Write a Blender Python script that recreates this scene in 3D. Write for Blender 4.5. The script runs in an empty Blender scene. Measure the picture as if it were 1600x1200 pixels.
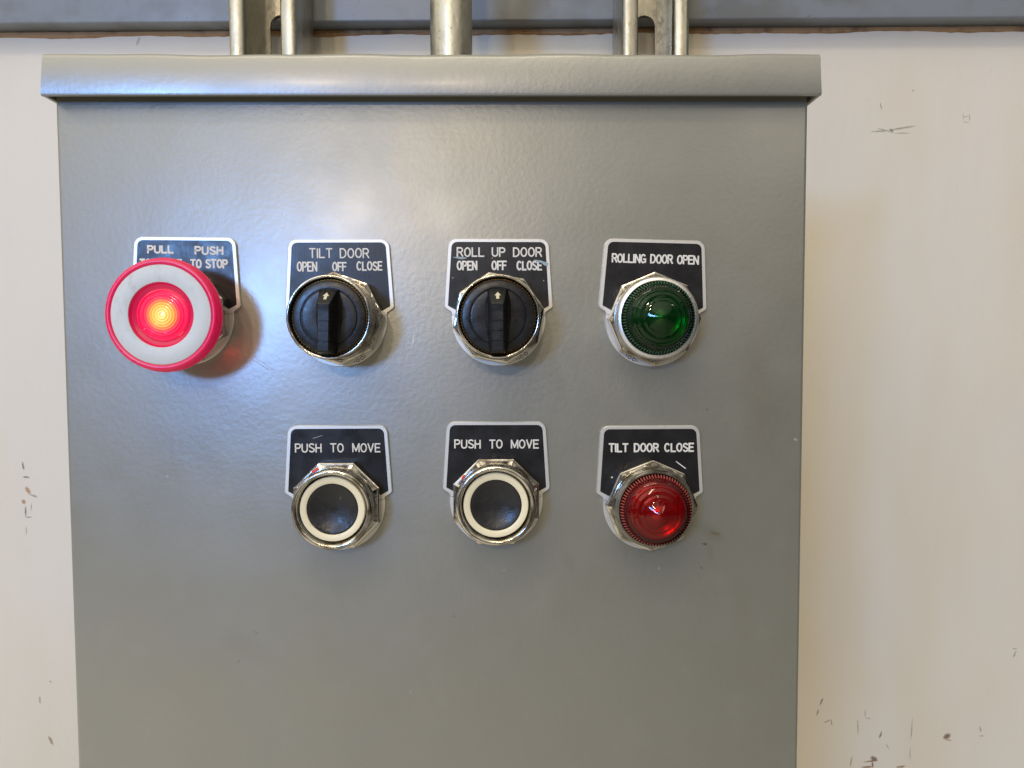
import bpy, math, random
from mathutils import Matrix, Vector
random.seed(7)
R = math.radians
S = bpy.context.scene
COL = S.collection

# ------------------------------------------------------------------ camera
F_PX = 1109.0                       # focal length in photo pixels (1600 wide)
PITCH, YAW, ROLL = 2.75, 0.55, -0.22
CAM = Vector((0, -0.292, 0))
cam_d = bpy.data.cameras.new('camera')
cam = bpy.data.objects.new('camera', cam_d)
COL.objects.link(cam)
cam_d.sensor_width = 36.0
cam_d.lens = 36.0 * F_PX / 1600.0
cam_d.clip_start = 0.01
cam_d.clip_end = 50
ROT = (Matrix.Rotation(R(-YAW), 3, 'Z') @ Matrix.Rotation(R(90 - PITCH), 3, 'X') @ Matrix.Rotation(R(ROLL), 3, 'Z'))
cam.matrix_world = Matrix.Translation(CAM) @ ROT.to_4x4()
S.camera = cam
S.render.resolution_x, S.render.resolution_y = 1024, 768

def at(px, py, Y=0.0):
    """world point on the plane y=Y that the photo shows at pixel (px,py)"""
    d = ROT @ Vector(((px - 800) / F_PX, -(py - 600) / F_PX, -1))
    return CAM + d * ((Y - CAM.y) / d.y)

# ------------------------------------------------------------------ world
WORLD = 0.80
w = bpy.data.worlds.new('World'); S.world = w; w.use_nodes = True
nt = w.node_tree; nt.nodes.clear()
out = nt.nodes.new('ShaderNodeOutputWorld'); bg = nt.nodes.new('ShaderNodeBackground')
tc = nt.nodes.new('ShaderNodeTexCoord'); sep = nt.nodes.new('ShaderNodeSeparateXYZ')
rp = nt.nodes.new('ShaderNodeValToRGB'); nz = nt.nodes.new('ShaderNodeTexNoise')
mp = nt.nodes.new('ShaderNodeMapping'); mp.inputs['Scale'].default_value = (2.6, 2.6, 7)
nt.links.new(tc.outputs['Generated'], sep.inputs[0])
nt.links.new(tc.outputs['Generated'], mp.inputs[0]); nt.links.new(mp.outputs[0], nz.inputs['Vector'])
nz.inputs['Scale'].default_value = 1.7; nz.inputs['Detail'].default_value = 4
def wmath(op, a, b, c=0.0):
    x = nt.nodes.new('ShaderNodeMath'); x.operation = op
    for i, v in enumerate((a, b, c)):
        if isinstance(v, (int, float)): x.inputs[i].default_value = v
        else: nt.links.new(v, x.inputs[i])
    return x.outputs[0]
h_ = wmath('MULTIPLY_ADD', sep.outputs[2], 0.5, 0.5)
h_ = wmath('ADD', h_, wmath('MULTIPLY_ADD', nz.outputs[0], 0.46, -0.23))
e = rp.color_ramp.elements
e[0].position = 0.0; e[0].color = (0.62, 0.55, 0.41, 1)
e[1].position = 1.0; e[1].color = (0.98, 0.90, 0.71, 1)
for p, c in ((0.33, (0.65, 0.58, 0.45, 1)), (0.40, (0.06, 0.05, 0.045, 1)), (0.50, (0.03, 0.03, 0.03, 1)), (0.53, (0.34, 0.33, 0.32, 1)), (0.62, (0.44, 0.41, 0.36, 1)), (0.655, (0.05, 0.045, 0.04, 1)), (0.70, (0.06, 0.055, 0.05, 1)), (0.74, (1.28, 1.19, 0.95, 1)), (0.85, (1.65, 1.54, 1.2, 1))):
    k = e.new(p); k.color = c
nt.links.new(h_, rp.inputs[0]); nt.links.new(rp.outputs[0], bg.inputs[0])
# unseen room graded brighter to the left, so the panel's right side darkens
nt.links.new(wmath('MULTIPLY', wmath('MULTIPLY_ADD', sep.outputs[0], -0.95, 1.08), WORLD), bg.inputs[1])
nt.links.new(bg.outputs[0], out.inputs[0])

# ------------------------------------------------------------------ lamps
def area(name, loc, target, size, power, col, sy=None):
    l = bpy.data.lights.new(name, 'AREA'); l.energy = power; l.color = col
    l.shape = 'RECTANGLE' if sy else 'DISK'; l.size = size
    if sy: l.size_y = sy
    o = bpy.data.objects.new(name, l); COL.objects.link(o)
    o.location = loc
    o.rotation_euler = (Vector(target) - Vector(loc)).to_track_quat('-Z', 'Y').to_euler()
    return o
area('cool_lamp_or_added_split', (-0.66, -1.20, 0.21), (-0.05, 0, 0.02), 0.16, 4.2, (0.21, 0.46, 1.0))
area('cool_lamp_or_added_split', (-1.12, -2.50, 0.50), (-0.05, 0, 0.02), 0.36, 13.0, (0.21, 0.46, 1.0))  # added split of the cool light, softens the wall shadow's edge
area('ceiling_lamp', (-0.25, -1.15, 1.9), (0, 0.05, 0), 1.2, 11, (1.0, 0.83, 0.62), 0.12)
area('warm_lamp', (-0.75, -2.6, 0.98), (0, 0, 0), 0.13, 7, (1.0, 0.80, 0.55))
area('warm_lamp', (-0.25, -2.7, 1.00), (0, 0, 0), 0.13, 6, (1.0, 0.80, 0.55))
area('warm_lamp', (1.6, -2.2, 1.30), (0.1, 0, 0), 0.30, 1.8, (1.0, 0.86, 0.72))
S.view_settings.view_transform = 'Standard'
S.view_settings.look = 'None'
S.view_settings.exposure = 0.22
S.view_settings.gamma = 1.0

# ------------------------------------------------------------------ node helpers
def lin(r, g, b):
    f = lambda v: (v / 255 / 12.92) if v <= 10 else ((v / 255 + 0.055) / 1.055) ** 2.4
    return (f(r), f(g), f(b), 1)

class Mat:
    def __init__(s, name, color, rough=0.4, metal=0.0, spec=0.5, coat=0.0):
        s.m = bpy.data.materials.new(name); s.m.use_nodes = True
        s.t = s.m.node_tree; s.b = s.t.nodes['Principled BSDF']
        s.color = color
        s.b.inputs['Base Color'].default_value = color
        s.b.inputs['Roughness'].default_value = rough
        s.b.inputs['Metallic'].default_value = metal
        s.b.inputs['Specular IOR Level'].default_value = spec
        s.b.inputs['Coat Weight'].default_value = coat
        s.csock = None; s.bump_n = None; s.dist = None
        s.tc = s.n('ShaderNodeTexCoord')
        oi = s.n('ShaderNodeObjectInfo'); av = s.n('ShaderNodeVectorMath'); av.operation = 'ADD'
        s.l(s.tc.outputs['Object'], av.inputs[0]); s.l(oi.outputs['Location'], av.inputs[1])
        s.co = av.outputs[0]
    def n(s, t): return s.t.nodes.new(t)
    def l(s, a, b): s.t.links.new(a, b)
    def noise(s, scale, detail=4, rough=0.55, vec=None, stretch=None):
        x = s.n('ShaderNodeTexNoise'); x.inputs['Scale'].default_value = scale
        x.inputs['Detail'].default_value = detail; x.inputs['Roughness'].default_value = rough
        v = vec or s.co
        if stretch:
            m = s.n('ShaderNodeMapping'); m.inputs['Scale'].default_value = stretch
            s.l(v, m.inputs[0]); v = m.outputs[0]
        s.l(v, x.inputs['Vector']); return x.outputs[0]
    def ramp(s, sock, a, b, va=0.0, vb=1.0, smooth=True):
        x = s.n('ShaderNodeMapRange'); x.interpolation_type = 'SMOOTHSTEP' if smooth else 'LINEAR'
        x.inputs[1].default_value = a; x.inputs[2].default_value = b
        x.inputs[3].default_value = va; x.inputs[4].default_value = vb
        s.l(sock, x.inputs[0]); return x.outputs[0]
    def mul(s, a, b, op='MULTIPLY'):
        x = s.n('ShaderNodeMath'); x.operation = op
        for i, v in enumerate((a, b)):
            if isinstance(v, (int, float)): x.inputs[i].default_value = v
            else: s.l(v, x.inputs[i])
        return x.outputs[0]
    def mix(s, fac, color):
        x = s.n('ShaderNodeMix'); x.data_type = 'RGBA'
        if isinstance(fac, (int, float)): x.inputs[0].default_value = fac
        else: s.l(fac, x.inputs[0])
        if s.csock: s.l(s.csock, x.inputs[6])
        else: x.inputs[6].default_value = s.color
        x.inputs[7].default_value = color
        s.csock = x.outputs[2]; s.l(s.csock, s.b.inputs['Base Color'])
    def bump(s, sock, strength, dist):
        x = s.n('ShaderNodeBump'); x.inputs['Strength'].default_value = strength
        x.inputs['Distance'].default_value = dist
        s.l(sock, x.inputs['Height'])
        if s.bump_n: s.l(s.bump_n, x.inputs['Normal'])
        s.bump_n = x.outputs[0]; s.l(s.bump_n, s.b.inputs['Normal'])
    def rough(s, sock, a, b, va, vb):
        s.l(s.ramp(sock, a, b, va, vb, False), s.b.inputs['Roughness'])
    def distorted(s, amp=0.0008, scale=700):
        if s.dist: return s.dist
        x = s.n('ShaderNodeTexNoise'); x.inputs['Scale'].default_value = scale; x.inputs['Detail'].default_value = 3
        s.l(s.co, x.inputs['Vector'])
        a = s.n('ShaderNodeVectorMath'); a.operation = 'SUBTRACT'; a.inputs[1].default_value = (.5, .5, .5)
        s.l(x.outputs[1], a.inputs[0])
        b = s.n('ShaderNodeVectorMath'); b.operation = 'SCALE'; b.inputs[3].default_value = amp * 2
        s.l(a.outputs[0], b.inputs[0])
        c = s.n('ShaderNodeVectorMath'); c.operation = 'ADD'
        s.l(b.outputs[0], c.inputs[0]); s.l(s.co, c.inputs[1])
        s.dist = c.outputs[0]; return s.dist
    def mark(s, p, q, wd, soft=0.35):
        """elongated blotch between two world points on an xz plane"""
        mid = (p + q) / 2; d = q - p; L = math.hypot(d.x, d.z) / 2 + wd
        m = s.n('ShaderNodeMapping'); m.vector_type = 'TEXTURE'
        m.inputs['Location'].default_value = (mid.x, 0, mid.z)
        m.inputs['Rotation'].default_value = (0, -math.atan2(d.z, d.x), 0)
        m.inputs['Scale'].default_value = (L, 1e3, wd)
        s.l(s.distorted(), m.inputs[0])
        ln = s.n('ShaderNodeVectorMath'); ln.operation = 'LENGTH'; s.l(m.outputs[0], ln.inputs[0])
        return s.ramp(ln.outputs[1], 1.0, soft, 0, 1)

# ------------------------------------------------------------------ materials
WALL_Y = 0.2055
panel = Mat('grey_enamel', lin(108, 107, 97), 0.4, spec=1.0)
panel.b.inputs['IOR'].default_value = 1.8
panel.b.inputs['Coat Weight'].default_value = 0.14; panel.b.inputs['Coat Roughness'].default_value = 0.17
panel.mix(panel.ramp(panel.noise(14, 4), 0.35, 0.75, 0, 0.3), lin(100, 97, 85))
panel.mix(panel.ramp(panel.noise(45, 5, 0.65), 0.52, 0.75, 0, 0.15), lin(134, 132, 124))
vo = panel.n('ShaderNodeTexVoronoi'); vo.inputs['Scale'].default_value = 95; panel.l(panel.distorted(), vo.inputs['Vector'])
gate = panel.ramp(panel.noise(60, 2), 0.61, 0.66)
panel.mix(panel.mul(panel.ramp(vo.outputs['Distance'], 0.05, 0.02), gate), lin(185, 183, 176))
vo2 = panel.n('ShaderNodeTexVoronoi'); vo2.inputs['Scale'].default_value = 60
mm = panel.n('ShaderNodeMapping'); mm.inputs['Location'].default_value = (3.1, 0, 1.7); panel.l(panel.distorted(), mm.inputs[0]); panel.l(mm.outputs[0], vo2.inputs['Vector'])
panel.mix(panel.mul(panel.ramp(vo2.outputs['Distance'], 0.035, 0.015), panel.mul(gate, 0.7)), lin(52, 48, 42))
panel.bump(panel.noise(480, 2, 0.5), 0.115, 0.0006)
panel.bump(panel.noise(20, 2), 0.12, 0.004)
panel.rough(panel.noise(16, 5, 0.65), 0.3, 0.7, 0.33, 0.46)
pm = [((440, 333), (441, 335), .5, lin(50, 48, 44)), ((395, 986), (404, 990), .35, lin(70, 68, 60)), ((376, 1030), (370, 1036), .4, lin(60, 60, 52)),
      ((1098, 849), (1103, 851), .6, lin(45, 40, 32)), ((1110, 831), (1124, 836), 1.0, lin(92, 80, 58)), ((1095, 887), (1097, 888), .5, lin(60, 50, 40)),
      ((1104, 639), (1105, 640), .4, lin(50, 45, 40)), ((461, 930), (464, 933), .8, lin(105, 104, 96)), ((350, 973), (352, 975), .5, lin(110, 108, 100)),
      ((648, 520), (642, 546), .22, lin(190, 185, 175)), ((470, 590), (512, 555), .25, lin(110, 95, 80)), ((606, 781), (607, 782), .4, lin(60, 58, 50)), ((609, 794), (608, 796), .3, lin(70, 68, 60)), ((604, 805), (605, 805), .4, lin(60, 58, 50)),
      ((290, 368), (322, 368), .4, lin(80, 80, 80)), ((310, 366), (328, 364), .3, lin(90, 90, 90)),
      ((1030, 885), (1030, 890), .3, lin(180, 178, 170)), ((1240, 686), (1246, 687), .5, lin(165, 160, 150)), ((1000, 940), (1006, 944), .6, lin(112, 110, 102))]
for a, b, wd, c in pm:
    panel.mix(panel.mul(panel.mark(at(*a), at(*b), wd / 1000), 0.85), c)

for a, b, wd, al in (((505, 195), (560, 250), 7, .10), ((600, 610), (640, 640), 8, .10), ((1090, 820), (1130, 845), 4, .22), ((1108, 850), (1112, 885), 2.2, .15), ((340, 985), (420, 1030), 8, .12), ((690, 610), (700, 680), 4, .08),
                    ((860, 560), (880, 620), 5, .10), ((1180, 500), (1190, 760), 11, .16), ((250, 560), (300, 640), 9, .08), ((1150, 905), (1170, 1010), 7, .10), ((880, 860), (900, 900), 4, .10), ((520, 880), (545, 990), 5, .07)):
    panel.mix(panel.mul(panel.mark(at(*a), at(*b), wd / 1000, 0.0), al * 1.5), lin(84, 76, 56))
for k in range(16):                 # faint hairline scratches
    a = (random.uniform(150, 1200), random.uniform(200, 1150)); an = random.uniform(0, 3.1); ln_ = random.uniform(6, 26)
    panel.mix(panel.mul(panel.mark(at(*a), at(a[0] + ln_ * math.cos(an), a[1] + ln_ * math.sin(an)), .00016), .5), random.choice((lin(165, 162, 154), lin(84, 82, 76))))

wall = Mat('white_wall_paint', lin(208, 203, 195), 0.55)
wall.mix(wall.ramp(wall.noise(5, 3, stretch=(1.6, 1, 0.5)), 0.42, 0.66, 0, 0.5), lin(200, 190, 168))  # soft warm patches in the colour stand for pools of lamp light
wall.mix(wall.ramp(wall.noise(9, 4), 0.5, 0.8, 0, 0.35), lin(200, 196, 196))
wall.mix(wall.ramp(wall.noise(160, 4, 0.7), 0.62, 0.8, 0, 0.18), lin(165, 156, 142))
wall.bump(wall.noise(22, 4, 0.55, stretch=(1.4, 1, 0.5)), 0.13, 0.006)
wall.bump(wall.noise(300, 3, 0.6), 0.12, 0.0008)
dk = lin(92, 84, 74); br = lin(88, 52, 28); gr = lin(140, 135, 126); tn = lin(168, 140, 112)
wm = [((1358, 206), (1396, 204), .7, gr), ((1385, 204), (1436, 196), .8, gr), ((1366, 199), (1402, 209), .45, gr), ((1391, 202), (1395, 205), 1.0, dk),
      ((1395, 208), (1425, 208), .5, gr), ((1505, 175), (1505, 191), .4, tn), ((1505, 191), (1515, 191), .4, tn), ((1515, 191), (1515, 176), .4, tn), ((1505, 183), (1514, 182), .4, tn),
      ((35, 722), (37, 734), .9, dk), ((36, 745), (46, 746), .8, dk), ((41, 762), (46, 770), 1.6, lin(160, 112, 62)), ((36, 783), (38, 785), 1.5, lin(150, 105, 62)), ((44, 772), (60, 777), .8, gr),
      ((40, 790), (40, 808), .8, dk), ((40, 808), (50, 808), .6, gr), ((41, 822), (41, 836), .5, gr), ((50, 785), (48, 800), .4, gr),
      ((62, 1088), (63, 1099), .9, gr), ((76, 1150), (83, 1164), 1.2, lin(130, 108, 88)), ((78, 1064), (80, 1066), .6, gr),
      ((1286, 1090), (1281, 1102), .7, dk), ((1279, 1108), (1276, 1118), .7, dk), ((1285, 1130), (1300, 1124), .6, gr), ((1299, 1124), (1300, 1134), .6, gr),
      ((1340, 1121), (1341, 1150), .55, gr), ((1352, 1108), (1352, 1122), .4, gr), ((1352, 1122), (1362, 1123), .4, gr), ((1332, 1180), (1328, 1200), .7, gr),
      ((1378, 1142), (1374, 1154), .7, dk), ((1384, 1162), (1389, 1170), .5, gr), ((1426, 1118), (1423, 1160), .5, gr), ((1422, 1165), (1422, 1190), .45, gr),
      ((1477, 1152), (1482, 1149), 2.3, br), ((1478, 1156), (1487, 1157), .8, tn), ((1531, 1134), (1533, 1144), .8, gr), ((1530, 1150), (1537, 1150), .6, gr),
      ((1363, 1184), (1368, 1187), 2.0, br), ((1348, 1191), (1372, 1188), .8, lin(120, 84, 46)), ((1346, 1199), (1364, 1198), 1.0, lin(120, 84, 46)), ((1400, 1199), (1415, 1197), .9, lin(120, 84, 46)), ((1363, 1190), (1364, 1200), .8, br),
      ((1582, 1014), (1589, 1013), .5, gr), ((1588, 1016), (1583, 1028), .7, gr), ((1425, 140), (1428, 143), .5, gr), ((1375, 160), (1378, 172), .5, gr), ((218, 58), (214, 70), 1.2, lin(175, 158, 142))]
groups = {}
for a, b, wd, c in wm:
    groups.setdefault(c, []).append(wall.mark(at(*a, WALL_Y), at(*b, WALL_Y), wd / 1000 * 1.15))
for c, socks in groups.items():
    s0 = socks[0]
    for k in socks[1:]: s0 = wall.mul(s0, k, 'MAXIMUM')
    wall.mix(wall.mul(s0, 0.8), c)

beamm = Mat('blue_grey_paint', lin(122, 128, 136), 0.38)
beamm.mix(beamm.ramp(beamm.noise(18, 4), 0.42, 0.62, 0, 0.7), lin(100, 100, 96))
beamm.mix(beamm.ramp(beamm.noise(220, 3), 0.68, 0.74, 0, 0.5), lin(92, 88, 82))
beamm.bump(beamm.noise(200, 3), 0.12, 0.0008)
brownm = Mat('brown_strip', lin(150, 118, 84), 0.7)
brownm.mix(brownm.ramp(brownm.noise(90, 4), 0.45, 0.75), lin(104, 76, 54)); brownm.bump(brownm.noise(400, 3), 0.4, 0.001)

galv = Mat('galvanised_steel', lin(172, 169, 156), 0.34, 1.0)
galv.mix(galv.ramp(galv.noise(120, 5, 0.7, stretch=(1, 1, 0.25)), 0.35, 0.7, 0, 0.7), lin(208, 204, 190))
galv.mix(galv.ramp(galv.noise(420, 4, 0.7), 0.62, 0.72, 0, 0.7), lin(105, 96, 78))
galv.rough(galv.noise(200, 4), 0.3, 0.7, 0.28, 0.5); galv.bump(galv.noise(500, 3), 0.2, 0.0006)
chrome = Mat('worn_nickel_plate', lin(196, 192, 184), 0.14, 1.0)
chrome.mix(chrome.ramp(chrome.noise(120, 4, 0.6), 0.44, 0.66, 0, 0.75), lin(104, 93, 76))
chrome.rough(chrome.noise(140, 4, 0.6), 0.35, 0.7, 0.08, 0.24)
chrome.bump(chrome.noise(90, 2), 0.05, 0.0012)
satin = Mat('matt_aluminium', lin(214, 214, 214), 0.42, 1.0)
satin.mix(satin.ramp(satin.noise(600, 4, 0.7), 0.55, 0.75, 0, 0.6), lin(140, 132, 120)); satin.bump(satin.noise(900, 4), 0.25, 0.0004)
border = Mat('plate_aluminium', lin(214, 212, 207), 0.45, 0.8)
border.mix(border.ramp(border.noise(500, 4, 0.7), 0.6, 0.75, 0, 0.5), lin(150, 140, 128))
face = Mat('black_anodised', lin(23, 22, 24), 0.34, 0.0, 0.45)
face.bump(face.noise(900, 2, stretch=(3, 1, 0.15)), 0.12, 0.0003); face.rough(face.noise(150, 4), 0.35, 0.7, 0.27, 0.42)
face.mix(face.ramp(face.noise(900, 4, 0.8), 0.70, 0.78, 0, 0.45), lin(120, 118, 116))
ink = Mat('engraved_lettering', lin(214, 210, 202), 0.5)
ink.mix(ink.ramp(ink.noise(900, 3), 0.5, 0.75, 0, 0.4), lin(165, 158, 150))
dink = Mat('dark_stamp', lin(30, 28, 26), 0.5)
smear = Mat('pale_blue_paint_smear', lin(140, 158, 168), 0.5)
black = Mat('black_plastic', lin(22, 22, 24), 0.33, spec=0.4)
black.mix(black.ramp(black.noise(350, 5, 0.75), 0.60, 0.8, 0, 0.5), lin(96, 84, 66)); black.rough(black.noise(300, 4), 0.3, 0.7, 0.24, 0.42)
black.bump(black.noise(700, 3), 0.12, 0.0004)
dusty = Mat('scuffed_black_plastic', lin(34, 33, 33), 0.4, spec=0.4)
dusty.mix(dusty.ramp(dusty.noise(330, 6, 0.8), 0.60, 0.70, 0, 0.55), lin(120, 112, 100)); dusty.bump(dusty.noise(350, 3), 0.3, 0.0006)
dusty.rough(dusty.noise(200, 4), 0.3, 0.7, 0.25, 0.5)
cream = Mat('cream_plastic', lin(222, 211, 178), 0.4)
cream.mix(cream.ramp(cream.noise(400, 4), 0.62, 0.75, 0, 0.4), lin(160, 140, 108))
brass = Mat('dull_brass', lin(84, 66, 38), 0.35, 1.0)
whitep = Mat('white_paint_mark', lin(196, 188, 160), 0.5)
dark = Mat('dark_interior', lin(20, 19, 18), 0.6)
hairm = Mat('hair_fibre', lin(150, 128, 96), 0.5)

def clear(name, tint, deep):
    m = bpy.data.materials.new(name); m.use_nodes = True; t = m.node_tree; t.nodes.clear()
    o = t.nodes.new('ShaderNodeOutputMaterial'); mx = t.nodes.new('ShaderNodeMixShader')
    tr = t.nodes.new('ShaderNodeBsdfTransparent'); tr.inputs[0].default_value = tint
    gl = t.nodes.new('ShaderNodeBsdfGlossy'); gl.inputs['Roughness'].default_value = 0.045
    fr = t.nodes.new('ShaderNodeFresnel'); fr.inputs[0].default_value = 1.42
    df = t.nodes.new('ShaderNodeBsdfDiffuse'); df.inputs[0].default_value = deep
    m2 = t.nodes.new('ShaderNodeMixShader'); m2.inputs[0].default_value = 0.15
    t.links.new(tr.outputs[0], m2.inputs[1]); t.links.new(df.outputs[0], m2.inputs[2])
    t.links.new(fr.outputs[0], mx.inputs[0]); t.links.new(m2.outputs[0], mx.inputs[1]); t.links.new(gl.outputs[0], mx.inputs[2])
    t.links.new(mx.outputs[0], o.inputs[0])
    class X: pass
    x = X(); x.m = m; return x
green_c = clear('green_lens_plastic', (0.05, 0.55, 0.16, 1), (0.003, 0.06, 0.015, 1))
red_c = clear('red_lens_plastic', (0.80, 0.04, 0.04, 1), (0.20, 0.006, 0.008, 1))
green_i = Mat('green_inner_lens', (0.003, 0.13, 0.03, 1), 0.22, 0.6, 0.8)
red_i = Mat('red_inner_lens', (0.55, 0.010, 0.018, 1), 0.22, 0.6, 0.8)
green_r = Mat('pale_green_flutes', lin(72, 112, 78), 0.2, 0.3)  # flutes paler than the lens: their glints are put into the colour
red_r = Mat('pale_red_flutes', lin(176, 92, 82), 0.2, 0.3)

redcap = Mat('lit_red_plastic', (0.50, 0.003, 0.05, 1), 0.3)
redcap.b.inputs['Emission Color'].default_value = (1.0, 0.006, 0.13, 1); redcap.b.inputs['Emission Strength'].default_value = 0.17
redcap.b.inputs['Subsurface Weight'].default_value = 0.4; redcap.b.inputs['Subsurface Radius'].default_value = (0.006, 0.001, 0.001)
redcap.b.inputs['Subsurface Scale'].default_value = 1.0
ringm = Mat('worn_white_ring', lin(192, 196, 198), 0.48, 0.0, 0.4)
ringm.mix(ringm.ramp(ringm.noise(130, 6, 0.75, stretch=(1.5, 1, 0.8)), 0.50, 0.72, 0, 0.45), lin(156, 154, 148)); ringm.rough(ringm.noise(200, 4), 0.3, 0.7, 0.42, 0.58)
glow = Mat('lit_lamp_lens', (0.8, 0.1, 0.05, 1), 0.15)
g_s = glow.n('ShaderNodeVectorMath'); g_s.operation = 'MULTIPLY'; g_s.inputs[1].default_value = (1, 0, 1); glow.l(glow.tc.outputs['Object'], g_s.inputs[0])
g_l = glow.n('ShaderNodeVectorMath'); g_l.operation = 'LENGTH'; glow.l(g_s.outputs[0], g_l.inputs[0])
g_r = glow.n('ShaderNodeValToRGB'); glow.l(glow.ramp(g_l.outputs[1], 0, 0.010, 0, 1, False), g_r.inputs[0])
ge = g_r.color_ramp.elements
ge[0].position = 0.0; ge[0].color = (1.0, 0.62, 0.20, 1); ge[1].position = 1.0; ge[1].color = (1.0, 0.01, 0.09, 1)
for p, c in ((0.42, (1.0, 0.34, 0.07, 1)), (0.58, (1.0, 0.12, 0.08, 1)), (0.68, (1.0, 0.03, 0.11, 1))):
    k = ge.new(p); k.color = c
glow.l(g_r.outputs[0], glow.b.inputs['Emission Color']); glow.l(g_r.outputs[0], glow.b.inputs['Base Color'])
g_w = glow.mul(glow.mul(g_l.outputs[1], 2 * math.pi / 0.00105), 0.0, 'ADD')
g_w = glow.ramp(glow.mul(g_w, 0.0, 'SINE'), -1, 1, 0.40, 1.0)
glow.l(glow.mul(glow.ramp(g_l.outputs[1], 0.004, 0.009, 0.85, 0.26), g_w), glow.b.inputs['Emission Strength'])

# ------------------------------------------------------------------ mesh helpers  (u right, v up, w out of the panel, mm)
def link(name, verts, faces, mat, parent=None, mm=True, sharp=30, loc=None):
    me = bpy.data.meshes.new(name)
    if mm: verts = [(u / 1000, -w_ / 1000, v / 1000) for u, v, w_ in verts]
    me.from_pydata(verts, [], faces); me.materials.append(mat.m)
    me.polygons.foreach_set('use_smooth', [True] * len(me.polygons))
    me.set_sharp_from_angle(angle=R(sharp)); me.update()
    o = bpy.data.objects.new(name, me); COL.objects.link(o)
    if parent: o.parent = parent
    if loc is not None: o.location = loc
    return o

def thing(name, label, cat, loc, ry=0, group=None):
    o = bpy.data.objects.new(name, None); COL.objects.link(o)
    o.empty_display_size = 0.01; o.location = loc; o.rotation_euler = (0, R(ry), 0)
    o['label'] = label; o['category'] = cat
    if group: o['group'] = group
    return o

def lathe(prof, n=96, mod=None, cap=False):
    V, Fc = [], []
    for (r, h) in prof:
        for i in range(n):
            a = 2 * math.pi * i / n
            rr = mod(r, h, a, i) if mod else r
            V.append((rr * math.cos(a), rr * math.sin(a), h))
    for j in range(len(prof) - 1):
        for i in range(n):
            k = (i + 1) % n
            Fc.append((j * n + i, j * n + k, (j + 1) * n + k, (j + 1) * n + i))
    if cap: Fc.append(tuple((len(prof) - 1) * n + i for i in range(n)))
    return V, Fc

def torus_prof(r0, r1, h0, h1, b, n=5):
    """wall outer r1 from h0 up to h1, rounded lip, down inside r0"""
    m = (r1 - r0) / 2; c = (r0 + r1) / 2; P = [(r1, h0)]
    for i in range(n * 2 + 1):
        t = math.pi * i / (n * 2)
        P.append((c + m * math.cos(t), h1 - b + b * math.sin(t)))
    P.append((r0, h0)); return P

def fillet(pts):
    out = []
    n = len(pts)
    for i, (x, y, r) in enumerate(pts):
        p = Vector((x, y))
        if r <= 0: out.append((x, y)); continue
        a = Vector(pts[i - 1][:2]) - p; b = Vector(pts[(i + 1) % n][:2]) - p
        a.normalize(); b.normalize()
        ang = a.angle(b); d = r / math.tan(ang / 2)
        p0, p1 = p + a * d, p + b * d
        c = p + (a + b).normalized() * (r / math.sin(ang / 2))
        a0 = math.atan2(p0.y - c.y, p0.x - c.x); a1 = math.atan2(p1.y - c.y, p1.x - c.x)
        dd = (a1 - a0 + math.pi) % (2 * math.pi) - math.pi
        for k in range(7):
            t = a0 + dd * k / 6; out.append((c.x + r * math.cos(t), c.y + r * math.sin(t)))
    return out

def slab(poly, w0, w1, bev=0.0):
    """extruded outline with a small chamfer on the outer face"""
    n = len(poly); V = [(x, y, w0) for x, y in poly] + [(x, y, w1 - bev) for x, y in poly]
    rings = 2
    if bev:
        ins = []
        for i in range(n):
            p = Vector(poly[i]); a = p - Vector(poly[i - 1]); b = Vector(poly[(i + 1) % n]) - p
            na = Vector((-a.y, a.x)).normalized() if a.length > 1e-9 else Vector((0, 0)); nb = Vector((-b.y, b.x)).normalized() if b.length > 1e-9 else na
            m = (na + nb); m.normalize(); q = p + m * bev; ins.append((q.x, q.y))
        V += [(x, y, w1) for x, y in ins]; rings = 3
    Fc = []
    for j in range(rings - 1):
        for i in range(n):
            k = (i + 1) % n; Fc.append((j * n + i, j * n + k, (j + 1) * n + k, (j + 1) * n + i))
    Fc.append(tuple((rings - 1) * n + i for i in range(n)))
    Fc.append(tuple(reversed(range(n))))
    return V, Fc

def arcp(cx, cy, rx, ry, a0, a1, n=14):
    return [(cx + rx * math.cos(R(a0 + (a1 - a0) * i / n)), cy + ry * math.sin(R(a0 + (a1 - a0) * i / n))) for i in range(n + 1)]

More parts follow.
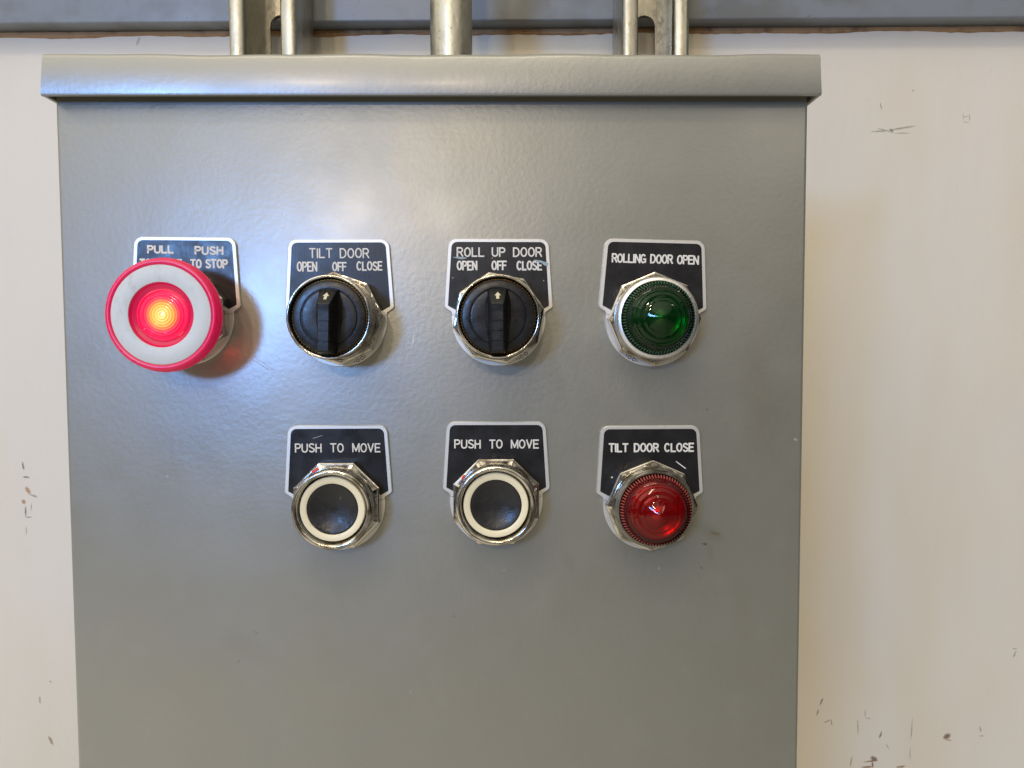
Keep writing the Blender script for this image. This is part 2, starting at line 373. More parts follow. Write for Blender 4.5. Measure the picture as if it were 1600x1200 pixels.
GL = {
 'A': (4, [[(0, 0), (2, 6)], [(2, 6), (4, 0)], [(.75, 2), (3.25, 2)]]),
 'C': (4, [arcp(2, 3, 2, 3, 48, 312, 22)]),
 'D': (4, [[(0, 0), (0, 6), (1.6, 6)] + arcp(1.6, 3, 2.4, 3, 90, -90, 16)[1:] + [(0, 0)]]),
 'E': (3.5, [[(3.5, 0), (0, 0), (0, 6), (3.5, 6)], [(0, 3.1), (3, 3.1)]]),
 'F': (3.5, [[(0, 0), (0, 6), (3.5, 6)], [(0, 3.1), (3, 3.1)]]),
 'G': (4.2, [arcp(2, 3, 2, 3, 48, 300, 20) , [(2.3, 2.6), (4, 2.6), (4, .3)]]),
 'H': (3.8, [[(0, 0), (0, 6)], [(3.8, 0), (3.8, 6)], [(0, 3.1), (3.8, 3.1)]]),
 'I': (.3, [[(.15, 0), (.15, 6)]]),
 'L': (3.4, [[(0, 6), (0, 0), (3.4, 0)]]),
 'M': (4.8, [[(0, 0), (0, 6)], [(0, 6), (2.4, .6)], [(2.4, .6), (4.8, 6)], [(4.8, 6), (4.8, 0)]]),
 'N': (4, [[(0, 0), (0, 6)], [(0, 6), (4, 0)], [(4, 0), (4, 6)]]),
 'O': (4.1, [arcp(2.05, 3, 2.05, 3, 90, 450, 32)]),
 'P': (3.7, [[(0, 0), (0, 6), (2.2, 6)] + arcp(2.2, 4.45, 1.5, 1.55, 90, -90, 12)[1:] + [(0, 2.9)]]),
 'R': (3.9, [[(0, 0), (0, 6), (2.2, 6)] + arcp(2.2, 4.45, 1.5, 1.55, 90, -90, 12)[1:] + [(0, 2.9)], [(2.1, 2.9), (3.9, 0)]]),
 'S': (3.8, [arcp(1.9, 4.5, 1.75, 1.5, 35, 200, 12) + [(1.9, 3.05)] + arcp(1.9, 1.55, 1.9, 1.55, 20, -150, 12)]),
 'T': (4, [[(0, 6), (4, 6)], [(2, 6), (2, 0)]]),
 'U': (3.9, [[(0, 6), (0, 2)] + arcp(1.95, 2, 1.95, 2, 180, 360, 14)[1:] + [(3.9, 6)]]),
 'V': (4, [[(0, 6), (2, 0)], [(2, 0), (4, 6)]]),
 '0': (3.4, [arcp(1.7, 3, 1.7, 3, 90, 450, 20)]), '1': (.3, [[(.15, 0), (.15, 6)]]), '.': (.8, [arcp(.4, 3, .4, .4, 0, 360, 8)]),
}
def ribbon(pts, hw, h, V, Fc):
    n = len(pts); P = [Vector(p) for p in pts]
    closed = (P[0] - P[-1]).length < 1e-6
    base = len(V)
    for i in range(n):
        if closed and i in (0, n - 1): a = P[-1] - P[-2]; b = P[1] - P[0]
        else:
            a = P[i] - P[i - 1] if i > 0 else P[1] - P[0]
            b = P[i + 1] - P[i] if i < n - 1 else P[-1] - P[-2]
        a = a.normalized(); b = b.normalized()
        na = Vector((-a.y, a.x)); nb = Vector((-b.y, b.x)); m = na + nb
        m = m.normalized() if m.length > .2 else na
        k = hw / max(.45, m.dot(na)); p = P[i].copy()
        if not closed:
            if i == 0: p -= a * hw * .7
            if i == n - 1: p += b * hw * .7
        q0, q1 = p + m * k, p - m * k
        s0, s1 = p + m * k * .55, p - m * k * .55
        V += [(q0.x, q0.y, h - .06), (s0.x, s0.y, h), (s1.x, s1.y, h), (q1.x, q1.y, h - .06)]
    for i in range(n - 1):
        for j in range(3):
            x = base + i * 4 + j; Fc.append((x, x + 1, x + 5, x + 4)[::-1])

def text(s, x0, x1, y0, y1, hw, h, space=3.2, gap=1.5):
    """lettering filling the box, plate coordinates in mm; y0 = baseline"""
    tot = sum((GL[c][0] if c != ' ' else space) for c in s) + gap * (len(s) - 1)
    sx = (x1 - x0) / tot; sy = (y1 - y0) / 6; cx = x0; V, Fc = [], []; k = 0
    for c in s:
        if c == ' ': cx += (space + gap) * sx; continue
        wd, st = GL[c]
        jx, jy = random.uniform(-.04, .04), random.uniform(-.06, .06)
        for pts in st:
            ribbon([(cx + px * sx + jx, y0 + py * sy + jy) for px, py in pts], hw, h + .006 * (k % 3), V, Fc); k += 1
        cx += (wd + gap) * sx
    return V, Fc

# ------------------------------------------------------------------ the setting: wall
def quad_grid(x0, x1, z0, z1, Y, nx, nz, f=None):
    V = [(x0 + (x1 - x0) * i / nx, Y + (f(x0 + (x1 - x0) * i / nx, z0 + (z1 - z0) * j / nz) if f else 0), z0 + (z1 - z0) * j / nz) for j in range(nz + 1) for i in range(nx + 1)]
    Fc = [(j * (nx + 1) + i, j * (nx + 1) + i + 1, (j + 1) * (nx + 1) + i + 1, (j + 1) * (nx + 1) + i) for j in range(nz) for i in range(nx)]
    return V, Fc
V, Fc = quad_grid(-1.2, 1.2, -1.0, 0.9, WALL_Y, 12, 10)
o = link('wall', V, Fc, wall, mm=False); o['kind'] = 'structure'

def box(x0, x1, y0, y1, z0, z1, b=0.0, seg=3):
    """rounded box in world metres: bevelled with bmesh"""
    import bmesh
    bm = bmesh.new(); bmesh.ops.create_cube(bm, size=1)
    for v in bm.verts:
        v.co = Vector((x0 + (v.co.x + .5) * (x1 - x0), y0 + (v.co.y + .5) * (y1 - y0), z0 + (v.co.z + .5) * (z1 - z0)))
    if b: bmesh.ops.bevel(bm, geom=list(bm.edges), offset=b, segments=seg, profile=.5, affect='EDGES')
    bm.verts.index_update()
    V = [tuple(v.co) for v in bm.verts]; Fc = [tuple(v.index for v in f.verts) for f in bm.faces]; bm.free(); return V, Fc

# ledge across the top of the picture: follows a line that climbs slightly to the right
zb0, zb1 = at(0, 50, WALL_Y), at(1600, 40, WALL_Y)
slope = (zb1.z - zb0.z) / (zb1.x - zb0.x)
def zline(x): return zb0.z + slope * (x - zb0.x)
beam = thing('steel_beam', 'long blue grey painted steel beam running across the wall above the cabinet', 'beam', (0, WALL_Y, zline(0)), -math.degrees(math.atan(slope)))
link('beam_face', *box(-1.2, 1.2, -0.0125, -0.0002, 0, 0.30, 0.0012), beamm, beam, mm=False)
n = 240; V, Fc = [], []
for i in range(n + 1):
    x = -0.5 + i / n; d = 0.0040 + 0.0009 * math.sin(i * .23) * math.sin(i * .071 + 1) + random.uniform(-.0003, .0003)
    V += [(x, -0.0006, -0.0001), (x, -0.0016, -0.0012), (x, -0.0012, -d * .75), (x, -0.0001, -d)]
for i in range(n):
    for j in range(3):
        a = i * 4 + j; Fc.append((a, a + 1, a + 5, a + 4))
link('brown_bead', V, Fc, brownm, beam, mm=False)  # ragged brown strip along the beam's lower edge

# ------------------------------------------------------------------ strut channels and conduit
def strut(cx, label):
    t = thing('strut_channel', label, 'strut channel', (cx, 0.1525, 0), 0, 'galvanised struts that carry the cabinet')
    w2, op, th, dp, cu = 20.65, 11.1, 2.2, 40.3, 7.0
    # channel section, lips curled back: (x, depth)
    sec = [(op, cu), (op, 1.2), (op + 1.2, 0), (w2 - 2.4, 0), (w2 - .7, .7), (w2, 2.4), (w2, dp), (w2 - th, dp), (w2 - th, 3), (w2 - 3.2, th), (op + th + 1, th), (op + th, th + 1), (op + th, cu)]
    for sgn in (-1, 1):
        V, Fc = [], []
        for z in (0.62, -0.62):
            V += [(sgn * x / 1000, d / 1000, z) for x, d in sec]
        m = len(sec)
        for i in range(m):
            k = (i + 1) % m; f = (i, k, m + k, m + i); Fc.append(f if sgn > 0 else f[::-1])
        Fc.append(tuple(range(m))); Fc.append(tuple(range(m, 2 * m)))
        link('flange', V, Fc, galv, t, mm=False, sharp=50)
    # web with slots
    x1 = w2 - th; sw = 7.1; pitch = 50.8; sl = 32.0
    V, Fc = [], []
    # slot top as the photo shows it
    top = at(1008, 26, .1925).z * 1000
    zt = 620.0
    cents = []
    c = top - sl / 2 - 0
    while c < 600: c += pitch
    c -= pitch
    while c > -600: cents.append(c); c -= pitch
    def quad(a): 
        b = len(V)
        V.extend((x / 1000, (dp - .0) / 1000 - th / 1000, z / 1000) for x, z in a); V.extend((x / 1000, dp / 1000, z / 1000) for x, z in a)
        m = len(a); Fc.append(tuple(range(b, b + m))); Fc.append(tuple(reversed(range(b + m, b + 2 * m))))
        for i in range(m): k = (i + 1) % m; Fc.append((b + i, b + m + i, b + m + k, b + k))
    quad([(-x1, -620), (-sw, -620), (-sw, 620), (-x1, 620)]); quad([(sw, -620), (x1, -620), (x1, 620), (sw, 620)])
    prev = 620
    for c in cents + [None]:
        hi = prev; lo = c + sl / 2 - sw if c is not None else -620
        a = [(sw, hi), (-sw, hi), (-sw, lo)]
        if c is not None: a += arcp(0, lo, sw, sw, 180, 0, 10)[1:-1]
        a += [(sw, lo)]
        # bottom half-round of the slot above
        if prev != 620: a = [(sw, hi)] + arcp(0, hi, sw, sw, 0, -180, 10)[1:-1] + a[1:]
        quad(a); prev = (c - sl / 2 + sw) if c is not None else 0
    link('slotted_web', V, Fc, galv, t, mm=False, sharp=40)
strut((at(357, 40, .1525).x + at(461, 40, .1525).x) / 2, 'slotted galvanised strut channel behind the left part of the cabinet hood')
strut((at(975, 40, .1525).x + at(1076, 40, .1525).x) / 2, 'slotted galvanised strut channel behind the right part of the cabinet hood')

PL, PR = (at(85, 155).x + at(121, 1190).x) / 2, (at(1264, 155).x + at(1246.5, 1190).x) / 2
HZ0, HZ1 = at(680, 149, -.006).z, at(680, 79, -.006).z
pc = at(705, 40, .1135)
pipe = thing('conduit_pipe', 'round galvanised conduit pipe rising from the cabinet top between the two struts', 'pipe', (pc.x, .1135, HZ1))
V, Fc = [], []
for z in (0.0, 0.45):
    for i in range(64):
        a = 2 * math.pi * i / 64; V.append((0.0117 * math.cos(a), 0.0117 * math.sin(a), z))
Fc = [(i, (i + 1) % 64, 64 + (i + 1) % 64, 64 + i) for i in range(64)]
link('tube', V, Fc, galv, pipe, mm=False)
V2, F2 = [], []
for r, z in ((.0117, .0), (.0117, .0012), (.0128, .0012), (.0128, .0)):
    V2 += [(r * math.cos(2 * math.pi * i / 64), r * math.sin(2 * math.pi * i / 64), z) for i in range(64)]
F2 = [(j * 64 + i, j * 64 + (i + 1) % 64, (j + 1) * 64 + (i + 1) % 64, (j + 1) * 64 + i) for j in range(3) for i in range(64)]
link('pipe_collar', V2, F2, galv, pipe, mm=False)

# ------------------------------------------------------------------ cabinet
zt, zb = HZ1 - .003, -0.31
cab = thing('control_cabinet', 'grey painted steel control cabinet with folded hood, mounted on two struts on the wall', 'cabinet', (0, 0, 0))
link('front_cover', *box(PL, PR, 0, .018, zb, zt - .001, 0.0016, 4), panel, cab, mm=False)
link('cabinet_body', *box(PL + .0008, PR - .0008, .0184, .152, zb + .001, zt - .0015, 0.001, 2), panel, cab, mm=False)
# hood: a folded sheet (front lip with rounded bends, two side lips, top)
hx0, hx1 = at(62, 118, -.006).x, at(1284.5, 118, -.006).x
yf = -.006; th = .0014
prof = []           # (y, z) outer profile of the sheet from the lip bottom over the bend to the back
rb = .0026
prof += [(yf + .0011, HZ0), (yf + .0003, HZ0 + .0003), (yf, HZ0 + .0012)]
for i in range(7):
    t = R(9) + R(81) * i / 6; prof.append((yf + .0017 + rb - rb * math.cos(t), HZ1 - rb + rb * math.sin(t)))
prof += [(.154, HZ1 + .0006), (.154, HZ1 - th), (yf + rb + .0017, HZ1 - th - .0004), (yf + th + .0017, HZ1 - rb), (yf + th, HZ0 + .001)]
V, Fc = [], []
ns = 60
for i in range(ns + 1):
    x = hx0 + (hx1 - hx0) * i / ns
    e_ = min(1, min(i, ns - i) / 0.6)
    wob = .00022 * math.sin(i * .35) + .00016 * math.sin(i * .8 + 1)
    for (y, z) in prof:
        zz = z + (wob if z > HZ1 - .004 and y < 0.01 else 0)
        V.append((x, y, zz))
m = len(prof)
for i in range(ns):
    for j in range(m):
        k = (j + 1) % m; Fc.append((i * m + j, i * m + k, (i + 1) * m + k, (i + 1) * m + j)[::-1])
Fc.append(tuple(range(m))); Fc.append(tuple(reversed(range(ns * m, ns * m + m))))
hood = link('hood', V, Fc, panel, cab, mm=False, sharp=35)
for sx, x in ((1, hx0), (-1, hx1)):
    V, Fc = box(min(x - sx * .0004, x + sx * th), max(x - sx * .0004, x + sx * th), yf + .0020, .1536, HZ0 + .0003, HZ1 - .0016, .0005, 3)
    link('side_lip', V, Fc, panel, hood, mm=False)

# ------------------------------------------------------------------ legend plates
OUT = fillet([(-20.4, 32.4, 3.6), (-22.2, 4.6, 1.5), (-18.6, 2.2, 1.2)] + [(x, y, 0) for x, y in arcp(0, 0, 19.3, 19.3, 176, 364, 60)] + [(18.6, 2.2, 1.2), (22.2, 4.6, 1.5), (20.4, 32.4, 3.6)])
INN = fillet([(-19.0, 31.05, 2.4), (-20.62, 5.2, .5), (-16.4, 2.9, 0.0)] + [(x, y, 0) for x, y in arcp(0, 0, 14, 14, 180, 360, 20)] + [(16.4, 2.9, 0.0), (20.62, 5.2, .5), (19.0, 31.05, 2.4)])
def ccw(p):
    a = sum(p[i - 1][0] * p[i][1] - p[i][0] * p[i - 1][1] for i in range(len(p)))
    return p if a > 0 else p[::-1]
OUT, INN = ccw(OUT), ccw(INN)
PT = 1.15
me_plate = me_face = None
def plate(bx, by, ry, label, lines, hw, stamp=None):
    global me_plate, me_face
    c = at(bx, by)
    t = thing('legend_plate', label, 'sign', (c.x, 0, c.z), ry, 'black legend plates behind the controls')
    if me_plate is None:
        me_plate = link('plate_base', *slab(OUT, 0, PT, .25), border, t).data
        me_face = link('plate_face', *slab(INN, PT - .3, PT + .03), face, t).data
    else:
        for nm, me in (('plate_base', me_plate), ('plate_face', me_face)):
            o = bpy.data.objects.new(nm, me); COL.objects.link(o); o.parent = t
    inv = Matrix.Rotation(R(ry), 3, 'Y').inverted()
    for ln in lines:
        s, x0, x1, yt, yb = ln[:5]; kw = ln[5] if len(ln) > 5 else {}
        a = inv @ (at(x0, (yt + yb) / 2) - c); b = inv @ (at(x1, (yt + yb) / 2) - c)
        hh = (yb - yt) * .2633 / 2; zc = (a.z + b.z) / 2 if ry == 0 else (a.z + b.z) / 2
        hwl = kw.get('hw', hw) * .9
        link('lettering', *text(s, a.x * 1000 + hwl, b.x * 1000 - hwl, zc * 1000 - hh + hwl, zc * 1000 + hh - hwl, hwl, PT + .1, kw.get('space', 3.2), kw.get('gap', 1.5)), ink, t)
    if stamp:
        V, Fc = text(stamp[0], -2.6, 2.6, -.55, .55, .13, PT + .07, gap=1.6)
        ang = R(stamp[1]); r0 = 18.2
        V = [((r0 + v) * math.cos(ang - u / r0) , (r0 + v) * math.sin(ang - u / r0), w_) if stamp[2] else ((r0 - v) * math.cos(ang + u / r0), (r0 - v) * math.sin(ang + u / r0), w_) for u, v, w_ in V]
        link('stamp_mark', V, Fc, dink, t)
    return t

def blotch(t, bx, by, pts, w0, mat, name, seed=1):
    """thin ragged film of paint or a scratch on a plate; pts in photo pixels"""
    c = at(bx, by); rnd = random.Random(seed); P = [(at(*p) - c) * 1000 for p in pts]
    V, Fc = [], []
    n = len(P)
    V = [(p.x, p.z, w0) for p in P] + [(p.x, p.z, w0 + .05) for p in P]
    Fc = [tuple(range(n, 2 * n))] + [(i, (i + 1) % n, n + (i + 1) % n, n + i) for i in range(n)]
    o = link(name, V, Fc, mat, t); return o

BASE = {'estop': (292.5, 496), 'tilt': (532, 499), 'roll': (779, 498), 'green': (1018.5, 499), 'pl': (530, 786), 'pr': (775.5, 780), 'red': (1014.5, 786)}
p0 = plate(*BASE['estop'], .6, 'black PULL TO START PUSH TO STOP plate half hidden behind the red mushroom button',
      [('PULL', 232, 274, 384, 397), ('PUSH', 306, 351, 385.5, 399), ('TO START', 220, 287, 405, 419, {'space': 2.2}), ('TO STOP', 299, 358, 405.5, 420, {'space': 2.2})], .42)
p1 = plate(*BASE['tilt'], 0, 'black TILT DOOR plate reading OPEN OFF CLOSE behind the left selector switch',
      [('TILT DOOR', 484, 578, 388.5, 404, {'hw': .3}), ('OPEN', 465, 497, 409.5, 425), ('OFF', 520, 543, 410, 424.5), ('CLOSE', 558, 598.5, 409, 423.5)], .34, ('.001', -64, False))
p2 = plate(*BASE['roll'], .3, 'black ROLL UP DOOR plate with pale scuffs behind the right selector switch',
      [('ROLL UP DOOR', 714, 847, 387, 402, {'hw': .33, 'space': 3.6}), ('OPEN', 714, 746, 408, 423), ('OFF', 768, 792, 408, 423), ('CLOSE', 807, 847, 408, 423)], .38, ('.100', -58, False))
p3 = plate(*BASE['green'], 1.6, 'black ROLLING DOOR OPEN plate behind the green pilot light', [('ROLLING DOOR OPEN', 955, 1091, 398, 412.5, {'space': 2.4, 'gap': 1.3})], .36, ('.00.', -116, False))
p4 = plate(*BASE['pl'], 0, 'black PUSH TO MOVE plate below the TILT DOOR plate, behind the left push button', [('PUSH TO MOVE', 462, 595.5, 692, 706.5, {'space': 4.4})], .30)
p5 = plate(*BASE['pr'], 0.2, 'black PUSH TO MOVE plate below the ROLL UP DOOR plate', [('PUSH TO MOVE', 710, 842, 686, 700.5, {'space': 4.4})], .33)
p6 = plate(*BASE['red'], 0, 'black TILT DOOR CLOSE plate behind the red pilot light', [('TILT DOOR CLOSE', 950, 1083.5, 691.5, 706, {'space': 3.0})], .38)
blotch(p2, *BASE['roll'], [(706, 403), (716, 402), (729, 403.5), (728, 405), (720, 406), (712, 404)], PT + .06, smear, 'paint_or_reflection_patch')
blotch(p2, *BASE['roll'], [(833, 406), (843, 407), (856, 411), (855, 416), (850, 415), (845, 411), (838, 410)], PT + .06, smear, 'paint_or_reflection_patch')
blotch(p6, *BASE['red'], [(1054.5, 720.5), (1056, 720), (1071, 731), (1069, 731.5)], PT + .04, ink, 'scratch')
blotch(p4, *BASE['pl'], [(490, 684), (505, 679.5), (505, 680.2), (490, 684.8)], PT + .04, smear, 'scratch')
for (bp, px, py) in ((p2, 707.5, 435), (p2, 849, 438.5), (p2, 768.5, 404), (p6, 955.5, 745)):
    b = BASE['roll'] if bp is p2 else BASE['red']; r = .8 if bp is p2 else 1.6
    blotch(bp, *b, [(px + r * math.cos(k), py + r * math.sin(k)) for k in (0, 1, 2.2, 3.1, 4, 5.2)][::-1], PT + .05, whitep, 'paint_fleck')

# ------------------------------------------------------------------ operators
def nut(parent, rot, R0=18.5, h=6.2, ctop=16.4, base=PT + .04):
    def mod(r, hh, a, i):
        if r < ctop + .05: return r
        loc_ = ((a + R(rot)) % (math.pi / 4)) - math.pi / 8
        k = math.cos(math.pi / 8) / math.cos(loc_)          # octagon
        return max(ctop + .02, r * k)
    P = [(10, base), (R0 - .4, base), (R0, base + .45), (R0, h - 1.75), (R0 - .12, h - 1.5), (R0 - .5, h - 1.3), (R0 - .95, h - 1.22), (ctop + .3, h - .25), (ctop, h), (13, h)]
    return link('octagonal_nut', *lathe(P, 160, mod), chrome, parent, sharp=14)

def selector(bp, label, rot, ry):
    c = at(*BASE[bp]); t = thing('selector_switch', label, 'switch', (c.x, 0, c.z), ry, 'three position selector switches')
    nut(t, rot, 18.7, 8.5, 16.7)
    prof = [(15.6, 8.0), (15.9, 9.0), (16.0, 12.0), (15.8, 17.5), (16.0, 18.6)] + [(15.55 + .62 * math.cos(a), 19.6 + .62 * math.sin(a)) for a in (R(x) for x in range(-20, 190, 30))] + [(14.95, 18.5), (14.9, 15)]
    link('chrome_bezel', *lathe(prof, 128), chrome, t, sharp=50)
    def teeth(r, h, a, i): return r + (.42 if (i // 2) % 2 and r > 14.2 and r < 15 else 0)
    link('knurled_ring', *lathe([(15, 15.2), (14.35, 17.3), (14.3, 18.0), (13.9, 18.05)], 288, teeth), brass, t)
    P = [(14.15, 14), (14.15, 18.0), (13.9, 18.5), (13.4, 18.7), (11.2, 18.75), (11.0, 18.3), (10.75, 18.3), (10.5, 18.75), (10.0, 18.9), (5, 18.4), (0.01, 18.2)]
    link('switch_disc', *lathe(P, 128), black, t, sharp=35)
    # knob handle: stations along v
    st = []
    def sec(v, hgt, tw, bw, fl): return (v, hgt, tw, bw, fl)
    st.append(sec(10.4, 19.0, 3.3, 3.6, 3.9)); st.append(sec(10.3, 20.6, 3.3, 3.5, 3.9)); st.append(sec(9.9, 21.4, 3.2, 3.5, 4.1))
    st.append(sec(5.1, 27.2, 2.25, 3.2, 5.2)); st.append(sec(4.7, 27.7, 2.2, 3.1, 5.2))
    g = [4.0, 2.2, -1.6, -5.3, -9.0]
    st.append(sec(4.4, 27.9, 2.2, 3.1, 5.2))
    for v in g[1:]:
        st += [sec(v + .22, 27.75, 2.2, 3.1, 5.2 - abs(v) * .12), sec(v + .12, 28.25, 2.35, 3.1, 5.2 - abs(v) * .12), sec(v - .12, 28.25, 2.35, 3.1, 5.2 - abs(v) * .12), sec(v - .22, 27.75, 2.2, 3.1, 5.2 - abs(v) * .12)]
    st += [sec(-12.7, 27.7, 2.2, 3.0, 3.6), sec(-13.5, 26.8, 2.1, 2.9, 3.2), sec(-13.8, 24.5, 2.1, 2.8, 3.0), sec(-13.9, 18.6, 2.2, 2.8, 2.9)]
    V, Fc = [], []
    for v, hgt, tw, bw, fl in st:
        b = 18.6
        hh = hgt - b
        half = [(fl, b - .15), (bw + .35 * (fl - bw), b + min(.8, hh * .3)), (bw, b + min(2.2, hh * .45)), (tw + .12, hgt - min(.35, hh * .2)), (tw - .3, hgt)]
        row = half + [(-x, y) for x, y in half[::-1]]
        V += [(x, v, y) for x, y in row]
    m = 10
    for i in range(len(st) - 1):
        for j in range(m - 1): Fc.append((i * m + j, i * m + j + 1, (i + 1) * m + j + 1, (i + 1) * m + j)[::-1])
    Fc.append(tuple(range(m))); Fc.append(tuple(reversed(range((len(st) - 1) * m, len(st) * m))))
    kn = link('knob_handle', V, Fc, black, t, sharp=24)
    # arrow on the slanted face
    def onf(u, v): return (u, v, 21.4 + (9.9 - v) * (27.2 - 21.4) / 4.8 + .07)
    A = [(0, 9.4), (-1.35, 7.7), (-.62, 7.7), (-.62, 6.1), (.62, 6.1), (.62, 7.7), (1.35, 7.7)]
    A = [(u * .9, 7.75 + (v - 7.75) * .85) for u, v in A]
    n = len(A); V = [onf(u, v) for u, v in A] + [tuple(Vector(onf(u, v)) + Vector((0, -.05, -.1))) for u, v in A]
    link('arrow_mark', V, [(0, 1, 6), (1, 2, 5, 6), (2, 3, 4, 5)] + [(i, n + i, n + (i + 1) % n, (i + 1) % n) for i in range(n)], whitep, kn)
    return t
selector('tilt', 'black selector switch in chrome bezel under the TILT DOOR lettering', -5, 1.5)
selector('roll', 'black selector switch in chrome bezel under the ROLL UP DOOR lettering', -11, -.5)

def push(bp, label, rot):
    c = at(*BASE[bp]); t = thing('push_button', label, 'push button', (c.x, 0, c.z), 0, 'black push buttons with cream rings')
    nut(t, 22.5 + rot, 18.9, 6.4, 16.2)
    prof = [(15.4, 6.0), (15.9, 6.6), (15.95, 9.6), (15.6, 10.0), (15.6, 10.3), (15.9, 10.7)] + [(14.95 + 1.1 * math.cos(a), 12.4 + 1.1 * math.sin(a)) for a in (R(x) for x in range(0, 181, 20))] + [(13.6, 11.4), (13.45, 8)]
    link('chrome_bezel', *lathe(prof, 128), chrome, t, sharp=45)
    link('bezel_gap', *lathe([(13.5, 9.2), (12.5, 9.2)], 64), dark, t)
    link('cream_ring', *lathe([(13.0, 8.5), (13.0, 11.5), (12.75, 11.85), (10.6, 11.95), (10.3, 11.7), (10.3, 9)], 128), cream, t, sharp=45)
    P = [(10.22, 9), (10.22, 11.2), (9.9, 11.5)] + [(9.6 * (1 - k / 8) + .01, 11.5 - 1.9 * (1 - (1 - k / 8) ** 2)) for k in range(9)]
    link('button_face', *lathe(P, 96), dusty, t, sharp=40)
    return t
red_reflection = Mat('painted_red_reflection', lin(190, 40, 44), 0.3)  # mushroom button's red reflection on the nuts, painted as flat colour
def reflection_on(t, a0, a1, ra, rb_):
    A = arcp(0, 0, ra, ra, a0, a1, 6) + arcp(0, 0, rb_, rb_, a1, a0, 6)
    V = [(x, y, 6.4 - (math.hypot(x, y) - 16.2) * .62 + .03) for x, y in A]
    link('paint_or_reflection_patch', V, [tuple(range(len(V)))[::-1]], red_reflection, t)
tl = push('pl', 'black push button with cream ring and scuffed face, left of the two', 0)
tr_ = push('pr', 'black push button with cream ring, between the other push button and the red light', 0)

reflection_on(tl, 113, 124, 16.3, 17.3); reflection_on(tr_, 139, 145, 16.4, 17.3)

def pilot(bp, label, rot, clearm, inner, nm):
    c = at(*BASE[bp]); t = thing('pilot_light', label, 'indicator light', (c.x, 0, c.z), 0, 'domed pilot lights')
    nut(t, rot, 18.9, 7.0, 16.6)
    if bp == 'green': prof = [(15.9, 6.6), (16.3, 7.2), (16.4, 11.0), (16.1, 11.8), (15.6, 12.3), (14.75, 12.5), (14.45, 12.3), (14.4, 8)]
    else: prof = [(15.9, 6.6), (16.2, 7.2), (16.2, 9.4), (15.5, 10.2), (15.4, 12.0), (15.1, 12.4), (14.6, 12.4), (14.45, 12.1), (14.4, 8)]
    link('bezel', *lathe(prof, 128), satin if bp == 'green' else chrome, t, sharp=40)
    link('socket', *lathe([(14.35, 8.2), (0.01, 8.2)], 64), dark, t)
    def flute(r, h, a, i): return r + (.28 * (1 if i % 4 < 2 else -1) if 12.5 < r and h > 12.5 else 0)
    P = [(14.0, 9), (14.0, 12.8), (13.8, 13.4), (12.7, 15.3), (12.4, 15.4)]
    N = 22
    for k in range(1, N):
        a = math.pi / 2 * k / N
        st_ = .16 * math.sin(a * 26) * (1 if k < 15 else 0)
        P.append((12.3 * math.cos(a), 15.4 + 5.6 * math.sin(a) + st_ + 1.9 * max(0, (a - .95) / .62) ** 2))
    P.append((.01, P[-1][1] + .06))
    link('lens', *lathe(P, 300, flute), clearm, t, sharp=20)
    def tick(r, h, a, i): return r + (.34 if i % 4 < 2 else -.9)
    link('fluted_rim', *lathe([(13.95, 12.9), (14.0, 13.45), (12.95, 15.2)], 300, tick), green_r if bp == 'green' else red_r, t, sharp=20)
    Q = [(12.5, 8.4), (12.3, 13.4), (11.1, 14.2), (11.0, 15.8), (9.7, 15.4), (9.4, 17.1), (7.9, 16.5), (7.6, 18.2), (5.7, 17.6), (5.3, 19.2), (3.0, 19.2), (1.4, 20.0), (.01, 20.3)]
    link('inner_lens', *lathe(Q, 96), inner, t, sharp=25)
pilot('green', 'green domed pilot light under the ROLLING DOOR OPEN lettering', 0, green_c, green_i, 'green')
pilot('red', 'red domed pilot light under the TILT DOOR CLOSE lettering', 1, red_c, red_i, 'red')

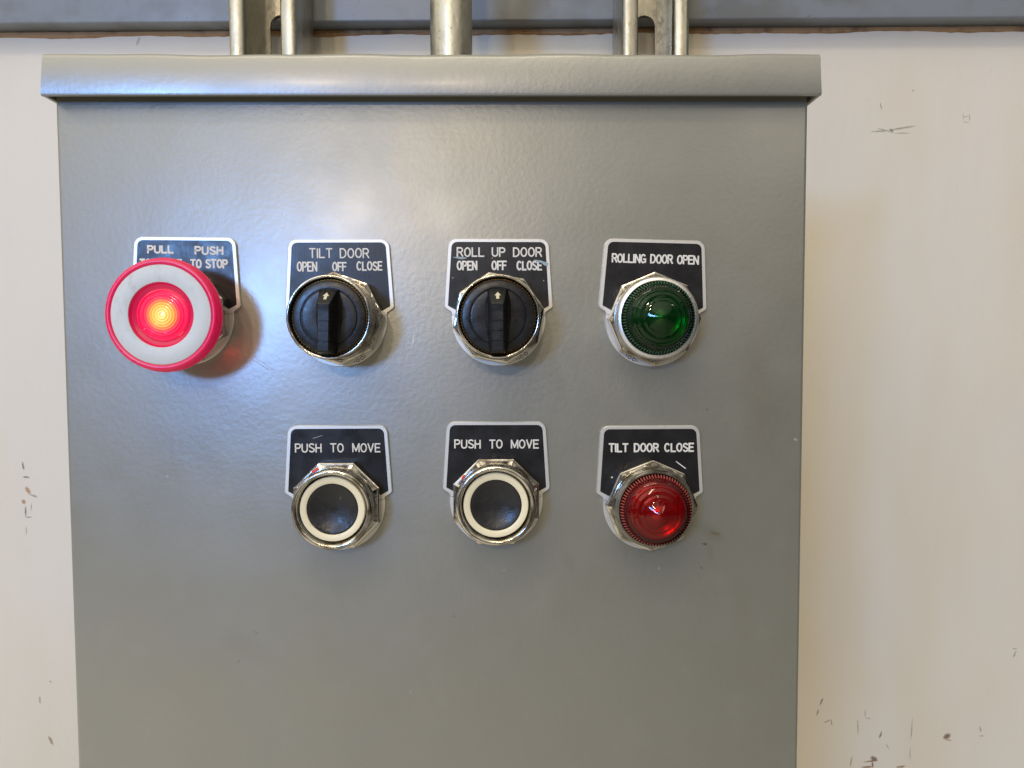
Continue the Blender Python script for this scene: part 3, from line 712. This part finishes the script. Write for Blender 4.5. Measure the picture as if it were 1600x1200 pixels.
# emergency stop
c = at(*BASE['estop'])
t = thing('mushroom_button', 'large lit red mushroom button with worn white ring over the PULL and PUSH plate', 'push button', (c.x, 0, c.z), 0)
nut(t, -22, 18.9, 9.0, 16.4)
link('stem_collar', *lathe([(16.2, 8.8), (16.0, 11.5), (14.5, 12.5), (10, 12.6)], 96), chrome, t)
link('stem', *lathe([(10.5, 12), (10.5, 19)], 64), redcap, t)
P = [(10, 15.6), (17.5, 15.8), (20.6, 16.6), (21.5, 17.4), (21.75, 18.4), (21.75, 19.4), (21.6, 19.9), (21.35, 20.1), (21.3, 20.6), (21.4, 21.0), (21.2, 21.8), (20.7, 22.4), (20.1, 22.6), (19.4, 22.45), (18.9, 22.2)]
P += [(18.85, 21.9), (12.3, 21.9), (12.1, 21.7), (11.6, 20.9), (10.2, 20.4), (9.9, 20.5)]
link('cap', *lathe(P, 160), redcap, t, sharp=35)
link('white_ring', *lathe([(18.8, 21.7), (18.8, 22.25), (18.6, 22.35), (12.6, 22.35), (12.35, 22.25), (12.3, 21.8)], 128), ringm, t, sharp=40)
Q = [(10.0, 19.8), (9.7, 20.9), (9.2, 21.05), (8.9, 20.5), (8.2, 20.6)]
r = 8.1
k = 0
while r > 1.0:
    Q += [(r, 20.75 + .08 * k), (r - .25, 21.15 + .08 * k), (r - .5, 21.2 + .08 * k), (r - .95, 20.8 + .08 * k)]
    r -= 1.05; k += 1
Q.append((.01, 21.3))
link('lamp_lens', *lathe(Q, 128), glow, t, sharp=25)

ld = bpy.data.lights.new('button_glow_fill', 'POINT'); ld.energy = 0.0042; ld.color = (1.0, 0.10, 0.06); ld.shadow_soft_size = 0.002  # added red light under the cap, outside the stem, reddens the button's shadow
lo = bpy.data.objects.new('button_glow_fill', ld); COL.objects.link(lo); lo.parent = t; lo.location = (0.0085, -0.0158, -0.0115)

# a stray hair
a, b = at(355, 537, -.002), at(421, 579, -.003)
V, Fc = [], []
n = 16
for i in range(n + 1):
    s = i / n; p = a.lerp(b, s) + Vector((0, -.0015 * math.sin(s * 3), .0006 * math.sin(s * math.pi)))
    rr = .00012 * (1 - .55 * s)
    for k in range(5):
        an = 2 * math.pi * k / 5; V.append((p.x - a.x + rr * math.cos(an) * .5, p.y - a.y + rr * math.sin(an), p.z - a.z + rr * math.cos(an)))
for i in range(n):
    for k in range(5): Fc.append((i * 5 + k, i * 5 + (k + 1) % 5, (i + 1) * 5 + (k + 1) % 5, (i + 1) * 5 + k))
h = link('hair', V, Fc, hairm, mm=False, loc=a)
h['label'] = 'thin pale hair sticking out from beside the lit mushroom button'; h['category'] = 'hair'
